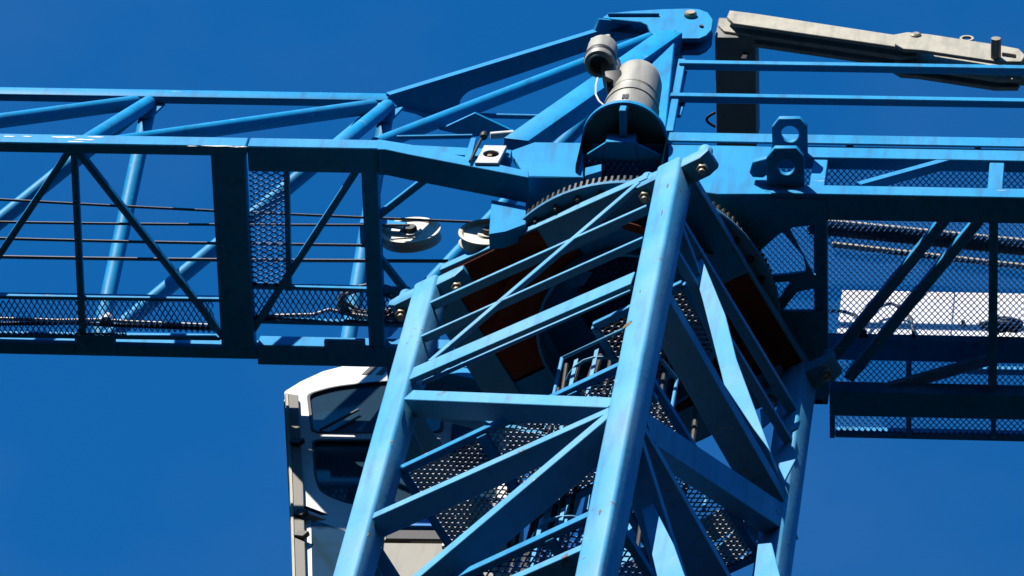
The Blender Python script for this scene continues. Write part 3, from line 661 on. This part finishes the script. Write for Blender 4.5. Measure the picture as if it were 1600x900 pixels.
# roof, back, far side, floor
cab.add('roof', join(plate([p + V((0, .05, 0)) for p in PYs(((444, 612), (470, 596), (505, 580), (548, 569), (620, 560), (800, 558)), yC)] + [p + V((0, .05, -.03)) for p in reversed(PYs(((444, 612), (470, 596), (505, 580), (548, 569), (620, 560), (800, 558)), yC))], Y1 * dy)), WHITE)
fy = yC + dy
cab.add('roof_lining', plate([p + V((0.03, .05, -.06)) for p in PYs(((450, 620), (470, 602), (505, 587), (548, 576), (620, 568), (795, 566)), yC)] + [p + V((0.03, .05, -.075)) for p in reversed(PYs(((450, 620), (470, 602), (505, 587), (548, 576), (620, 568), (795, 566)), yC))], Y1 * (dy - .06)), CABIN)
b0 = PY(604, 812, yC); b1 = PY(790, 812, yC); b2 = PY(800, 558, yC)
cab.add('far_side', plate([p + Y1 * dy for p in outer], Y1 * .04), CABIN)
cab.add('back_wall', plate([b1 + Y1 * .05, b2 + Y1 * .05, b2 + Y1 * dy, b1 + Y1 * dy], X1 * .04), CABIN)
cab.add('white_sill', bar(PY(590, 806, yC) - Y1 * .012, PY(800, 806, yC) - Y1 * .012, .02, .10), WHITE, .004)
cab.add('grey_panel', plate(PYs(((584, 797), (600, 790), (792, 786), (792, 800), (584, 800)), yC - .012), Y1 * .01), CABGREY)
cab.add('blue_stripe', bar(PY(604, 821, yC) - Y1 * .016, PY(800, 823, yC) - Y1 * .016, .03, .115), STRIPE, .004)
cab.add('dark_skirt', bar(PY(604, 837, yC) + Y1 * .02, PY(800, 839, yC) + Y1 * .02, .06, .11), SEAL, .004)
zfl = PY(700, 846, yC).z
fl = [V((PY(548, 846, yC).x, yC - .0, zfl)), V((b1.x, yC, zfl)), V((b1.x, fy, zfl)), V((PY(548, 846, yC).x, fy, zfl))]
cab.add('floor', plate(fl, EZ * .04), CABFLOOR, .004)
# low front glass and its frame under the nose
zn = PY(500, 812, yC).z
nl = rounded([PZ(u, v, zn) for u, v in ((472, 798), (546, 826), (556, 1000), (480, 1000))], .02)
ng = rounded([PZ(u, v, zn) for u, v in ((480, 810), (538, 832), (548, 980), (486, 980))], .06)
nf = cab.add('nose_frame', plate([nl, ng], EZ * .03), WHITE, .004)
cab.add('nose_pane', plate([p + EZ * .01 for p in ng], EZ * .006), GLASS, parent=nf)
cab.add('nose_lining', plate([p + EZ * .06 for p in nl], EZ * .01), SEAL)
# front post and windscreen
p0, p1, p2 = PY(452, 614, yC), PY(468, 700, yC), PY(476, 800, yC)
cab.add('windscreen', plate([PY(447, 620, yC) + Y1 * .06, PY(464, 792, yC) + Y1 * .06, PY(464, 792, yC) + Y1 * dy, PY(447, 620, yC) + Y1 * dy], X1 * .008), GLASS)
fp = cab.add('front_post', plate(PYs(((445, 614), (466, 617), (474, 760), (481, 1000), (460, 1000), (452, 760)), yC - .035), Y1 * .03), POSTG, .004)
for v in (690, 802, 835): cab.add('post_clamp', bar(PY(452 + (v - 614) * .05, v, yC - .035), PY(468 + (v - 614) * .05, v + 2, yC - .05), .03, .06), DARK, .004, parent=fp)
cab.add('post_trim', plate(PYs(((446, 614), (450, 614), (457, 760), (464, 1000), (460, 1000), (453, 760)), yC - .045), Y1 * .02), TIE, parent=fp)
# seat seen through the lower window
sc = PY(536, 775, yC + .15)
cab.add('seat', lathe(sc - EZ * .12, EZ, X1, [(0, 0), (.12, .0), (.125, .04), (.12, .10), (.10, .14), (.055, .24), (.04, .34), (.06, .35), (.06, .40), (0, .40)], 24), SEATM)
cab.add('control_desk', bar(PY(560, 778, yC + .30), PY(690, 778, yC + .30), .3, .18), CABIN, .02)
cab.add('wiper', bar(PY(500, 672, yC - .012), PY(560, 640, yC - .012), .012, .012), SEAL)
cab.add('door_handle', bar(PY(660, 700, yC - .03), PY(652, 740, yC - .03), .02, .02), SEAL, .004)
# lettering on the roof band: IN, its head hidden behind the jib chord
def slant(u, w, h=.165, s=.055):
    a = PY(u, 585, yC - .003); return [a, a + X1 * w, a + X1 * (w + s) + EZ * h, a + X1 * s + EZ * h]
cab.add('letter_i', plate(slant(565, .048), Y1 * .004), SEAL)
s1, s2 = slant(587, .042), slant(617, .042)
cab.add('letter_n', join(plate(s1, Y1 * .004), plate(s2, Y1 * .004), plate([s1[3] + X1 * .008, s1[2], s2[1] - X1 * .005, s2[0]], Y1 * .0035)), SEAL)
# hand grab rail in tan
cab.add('grab_rail', bar(PY(694, 856, yC - .12), PY(713, 796, yC - .12), .03, .03), CREAM, .008, 2)
cab.add('grab_rail', bar(PY(701, 856, yC - .07), PY(718, 802, yC - .07), .016, .016), CREAM, .004)
for v, u in ((612, 660), (612, 760)): cab.add('hanger', bar(PY(u, 575, yC + .3), PY(u + 40, 440, yC + .3), .10, .08), TB, .004)
# lower body, added upright to catch sun in place of the shaded underside: beige panel, and a white rim round the dark lower front pane
cab.add('upright_floor_panel', plate(PYs(((600, 848), (792, 850), (790, 1000), (590, 1000)), yC + .004), Y1 * .03), CABFLOOR, .004)
lw = rounded(PYs(((486, 812), (548, 834), (566, 1000), (490, 1000)), yC + .002), [.06, .06, 0, 0])
lf = cab.add('lower_front_frame', plate([rounded(PYs(((474, 793), (505, 801), (556, 816), (598, 818), (590, 1010), (482, 1010)), yC), .01)], Y1 * .03), WHITE, .003)
cab.add('lower_front_pane', plate([p - Y1 * .008 for p in lw], Y1 * .005), GLASS, parent=lf)
cab.add('pane_backing', plate([p - Y1 * .0025 for p in lw], Y1 * .002), SEAL, parent=lf)

# ================================================================== SLEWING MOTOR on the near side of the turntable
ym = -.75; zm = 1.02
mc = PZ(976, 221, zm); mc.z = 0; MC = lambda z, x=0, y=0: V((mc.x + x, mc.y + y, z))
mt = Thing('slewing_motor', 'grey enamelled slewing motor with side blower standing on a round blue bracket', 'motor', MC(zm))
mt.add('mount_disc', lathe(MC(zm), EZ, X1, [(0, 0), (.236, 0), (.236, .02), (0, .02)], 56), DARK)
mt.add('disc_rim', lathe(MC(zm), EZ, X1, [(.237, -.004), (.25, -.004), (.25, .03), (.16, .035), (.16, .022), (.237, .022), (.237, -.004)], 56), TB)
mt.add('front_rib', bar(MC(zm - .045, 0, -.235), MC(zm - .045, .0, -.07), .04, .09), TB, .004)
zk = zm - .15
mt.add('bracket_plate', plate([PZ(u, v, zk) for u, v in ((945, 224), (992, 224), (1038, 246), (1042, 300), (908, 300), (910, 246))], EZ * .022), TB, .002)
hub = [PZ(u, v, zk - .01) for u, v in ((946, 222), (991, 222), (1000, 268), (938, 268))]
mt.add('pinion_housing', plate(hub, EZ * .13), TB, .005)
mt.add('housing_shell', lathe(MC(zm - .42), EZ, X1, [(.235, 0), (.235, .42), (.247, .42), (.247, 0), (.235, 0)], 40, math.radians(-8), math.radians(188)), DARK)
mt.add('foot_block', plate([PY(u, v, mc.y + .03) for u, v in ((914, 262), (940, 256), (940, 267), (914, 275))], Y1 * .05), TB, .003)
mt.add('flange_ring', lathe(MC(zm + .035), EZ, X1, [(.0, 0), (.175, 0), (.175, .05), (.15, .07), (.15, .08)], 40), DARK)
z0 = zm + .11
body = mt.add('body', lathe(MC(z0), EZ, X1, [(.0, 0), (.158, 0), (.162, .02), (.158, .40), (.150, .41), (.150, .43), (.156, .44), (.150, .70), (.135, .78), (.09, .83), (0, .84)], 44), GREY)
for a in (-1.75, -1.62): mt.add('vent_slot', bar(MC(z0 + .14) + V((.158 * math.cos(a), .158 * math.sin(a), 0)), MC(z0 + .20) + V((.158 * math.cos(a), .158 * math.sin(a), 0)), .016, .016, up=X1), BLACK, parent=body)
mt.add('terminal_box', bar(MC(z0 + .44, -.10, -.06), MC(z0 + .60, -.13, -.10), .10, .10, up=X1), DARK, .01, 2)
for k in range(10):
    a = 2 * math.pi * k / 10; mt.add('flange_bolt', hexbolt(MC(zm + .03) + V((.20 * math.cos(a), .20 * math.sin(a), 0)), EZ, .016, .03), BOLT)
mt.add('body_band', lathe(MC(z0 + .30), EZ, X1, [(.159, 0), (.165, .004), (.165, .028), (.159, .032)], 44), GREY, parent=body)
mt.add('body_band', lathe(MC(z0 + .02), EZ, X1, [(.160, 0), (.170, .004), (.170, .03), (.160, .036)], 44), DARK, parent=body)
mt.add('cable_gland', tube(MC(z0 + .50, -.12, -.10), MC(z0 + .44, -.16, -.15), .018, 12), BLACK)
bc = PZ(936, 101, z0 + .68); BC = lambda z: V((bc.x, bc.y, z))
zb0 = z0 + .68
mt.add('arm', bar(MC(z0 + .56, -.12, -.04), BC(zb0 + .12) + V((.05, .02, .02)), .10, .11), GREY, .02, 2)
bl = mt.add('blower', lathe(BC(zb0), EZ, X1, [(.055, .12), (.060, .012), (.072, -.004), (.088, .004), (.092, .03), (.090, .24), (.078, .26), (0, .265)], 32), GREY)
mt.add('blower_throat', lathe(BC(zb0 + .012), EZ, X1, [(0, .05), (.061, .05), (.061, .0)], 28), BLACK, parent=bl)
mt.add('inlet_ring', lathe(BC(zb0 - .006), EZ, X1, [(.058, 0), (.070, -.006), (.074, .004), (.062, .012), (.058, 0)], 28), POSTG, parent=bl)
mt.add('blower_band', lathe(BC(zb0 + .05), EZ, X1, [(.0935, 0), (.096, .01), (.096, .035), (.0935, .045)], 32), DARK, parent=bl)
mt.add('blower_cap', bar(BC(zb0 + .27) + V((-.07, 0, 0)), BC(zb0 + .27) + V((.05, -.02, .03)), .10, .05), GREY, .015, 2, parent=bl)
lp = [PY(u, v, bc.y) for u, v in ((934, 122), (931, 134), (931, 148), (936, 158), (945, 166), (955, 160))]
mt.add('cable', path(lp, .006), WHITE)

# ================================================================== HOIST ROPES and SHEAVES
zr = 1.0
for k, (a, b, lab, r) in enumerate((((-330, 292), (738, 347), 'uppermost thin hoist rope running along inside the jib', .008),
                                    ((-330, 340), (640, 352), 'second hoist rope from the top running along inside the jib', .008),
                                    ((-330, 362), (620, 384), 'third hoist rope from the top running along inside the jib', .009),
                                    ((-330, 394), (700, 408), 'lowest and thickest hoist rope running along inside the jib', .011))):
    p, q = PZ(*a, zr), PZ(*b, zr)
    pts = [p.lerp(q, i / 24) + EZ * (-.03 * math.sin(math.pi * i / 24)) for i in range(25)]
    single('hoist_rope', lab, 'rope', path(pts, r, 8), ROPE, p, group='hoist ropes in the jib')
def sheave(c, R, label, tilt=0.0):
    t = Thing('sheave', label, 'pulley wheel', c, group='cream rope sheaves'); ax = V((math.sin(tilt), math.cos(tilt), 0))
    e = V((math.cos(tilt), -math.sin(tilt), 0))
    t.add('wheel', lathe(c, ax, e, [(.03, -.03), (R * .35, -.03), (R * .40, -.018), (R * .82, -.018), (R * .88, -.03), (R, -.034), (R, -.026), (R * .90, -.006), (R * .90, .006), (R, .026), (R, .034), (R * .88, .03), (R * .82, .018), (.03, .018)], 48), CREAM)
    t.add('hub', lathe(c, ax, e, [(0, -.055), (.035, -.055), (.04, -.045), (.04, .055), (0, .055)], 18), DARK)
    return t
c1 = PZ(642, 367, zr + .03); s1 = sheave(c1, .178, 'cream rope sheave hanging in the jib beside the dark cross beam', .06)
s1.add('bracket', join(bar(c1 + V((-.26, -.055, .06)), c1 + V((-.03, -.055, .0)), .02, .07), bar(c1 + V((-.26, .055, .06)), c1 + V((.04, .055, .0)), .02, .10)), TB, .004)
s1.add('bracket', bar(c1 + V((-.30, 0, .06)), c1 + V((-.20, 0, .06)), .16, .16), TB, .004)
c2 = PY(764, 370, -.44); s2_ = sheave(c2, .175, 'larger cream rope sheave half hidden behind the blue guard by the ring', .0)
s2_.add('axle_block', bar(c2 + V((0, .03, 0)), c2 + V((.03, .14, .05)), .06, .06), TB, .004)

# ================================================================== small things on the jib and turntable
def PW(u, v): return PZ(u, v, zw + .02)
single('power_cable', 'pale cable lying along the jib walkway mesh beside the lower left edge', 'cable', path([PW(u, v) for u, v in ((-330, 493), (-100, 496), (40, 499), (90, 501), (160, 500), (200, 503), (270, 506), (334, 509))], .011), CREAM, PW(-330, 493))
single('power_cable', 'yellowish cable lying on the walkway mesh between the dark cross beam and the rope coil', 'cable', path([PW(u, v) for u, v in ((400, 494), (450, 493), (490, 492), (515, 484), (540, 490), (580, 496), (630, 499))], .011), CREAM, PW(400, 494))
single('cable_tie', 'dark second cable along the walkway mesh of the jib', 'cable', path([PW(u, v) for u, v in ((-330, 500), (0, 506), (110, 505), (200, 509), (334, 514))], .012), BLACK, PW(-330, 500))
single('mesh_lamp', 'small round pale fitting on the jib walkway by a tube foot', 'fitting', lathe(PW(166, 501), EZ, X1, [(0, -.01), (.03, -.008), (.036, .01), (.03, .05), (0, .055)], 16), WHITE, PW(166, 501))
rc_ = PW(578, 477)
coil = Thing('rope_coil', 'tan rope coil lying on the jib walkway mesh beside the left mast leg', 'rope coil', rc_)
for k in range(7):
    rx, ry = .165 + .012 * (k % 4), .085 + .008 * (k % 3)
    c = rc_ + V((random.uniform(-.02, .02), random.uniform(-.012, .012), .012 + .010 * k))
    coil.add('turn', path([c + V((rx * math.cos(t), ry * math.sin(t), .01 * math.sin(3 * t + k))) for t in [2 * math.pi * i / 28 for i in range(29)]], .011), TANROPE if k % 3 else POSTG)
# limit switch box by the jib root
lb = PY(766, 240, yNc - .02)
ls = Thing('switch_box', 'small grey framed switch box with dark round opening on the jib root arm', 'switch box', lb)
fl_ = [lb + V((x, 0, z)) for x, z in ((-.075, -.13), (.06, -.13), (.085, .12), (-.05, .12))]
ls.add('frame', plate([fl_, ringpts(lb + V((.005, 0, 0)), X1, EZ, .045, 20)], Y1 * .03), GALV, .004)
ls.add('casing', bar(lb + V((0, .035, 0)), lb + V((0, .14, 0)), .12, .20), DARK, .006)
ls.add('plunger', lathe(lb + V((0, -.005, -.03)), Y1, X1, [(0, 0), (.014, 0), (.018, .04), (0, .04)], 12), TANROPE)
ls.add('bracket', bar(lb + V((-.105, .0, -.12)), lb + V((-.075, .0, .20)), .014, .02, up=Y1), DARK, .004)
ls.add('cap', lathe(lb + V((-.07, .02, .27)), EZ, X1, [(0, 0), (.02, 0), (.026, .03), (.015, .06), (0, .06)], 12), DARK)
single('lamp_tube', 'short white lamp tube behind the switch box', 'lamp', tube(PY(766, 212, -.5), PY(803, 209, -.5), .022, 16), WHITE, PY(764, 212, -.5), .004)
# cables hanging down inside the mast
for k, (x, y, lab) in enumerate(((.30, -.1, 'black cable hanging inside the mast close to the near leg'), (.36, -.02, 'thinner black cable hanging inside the mast by the near leg'), (.44, .2, 'black cable hanging inside the mast towards the right leg'), (.10, .42, 'black cable hanging inside the mast by the ladder'))):
    single('hanging_cable', lab, 'cable', path([ML(x + .03 * math.sin(i * .7 + k), y + .03 * math.cos(i * .9 + k), .3 - i * .3) for i in range(20)], .016 - .003 * (k % 2)), BLACK, ML(x, y, -5.4), group='cables hanging inside the mast')
for k in range(7):
    x, y = -.34 + .055 * k, -.12 + .03 * math.sin(k * 2.1)
    single('supply_cable', ['leftmost', 'second', 'third', 'middle', 'fifth', 'sixth', 'rightmost'][k] + ' black supply cable of the bundle clipped inside the mast', 'cable', path([ML(x + .02 * math.sin(i * .5 + k), y + .02 * math.cos(i * .8 + k), -5.6 + i * .3) for i in range(18)], .013 + .004 * (k % 2)), BLACK, ML(x, y, -5.6), group='supply cable bundle in the mast')
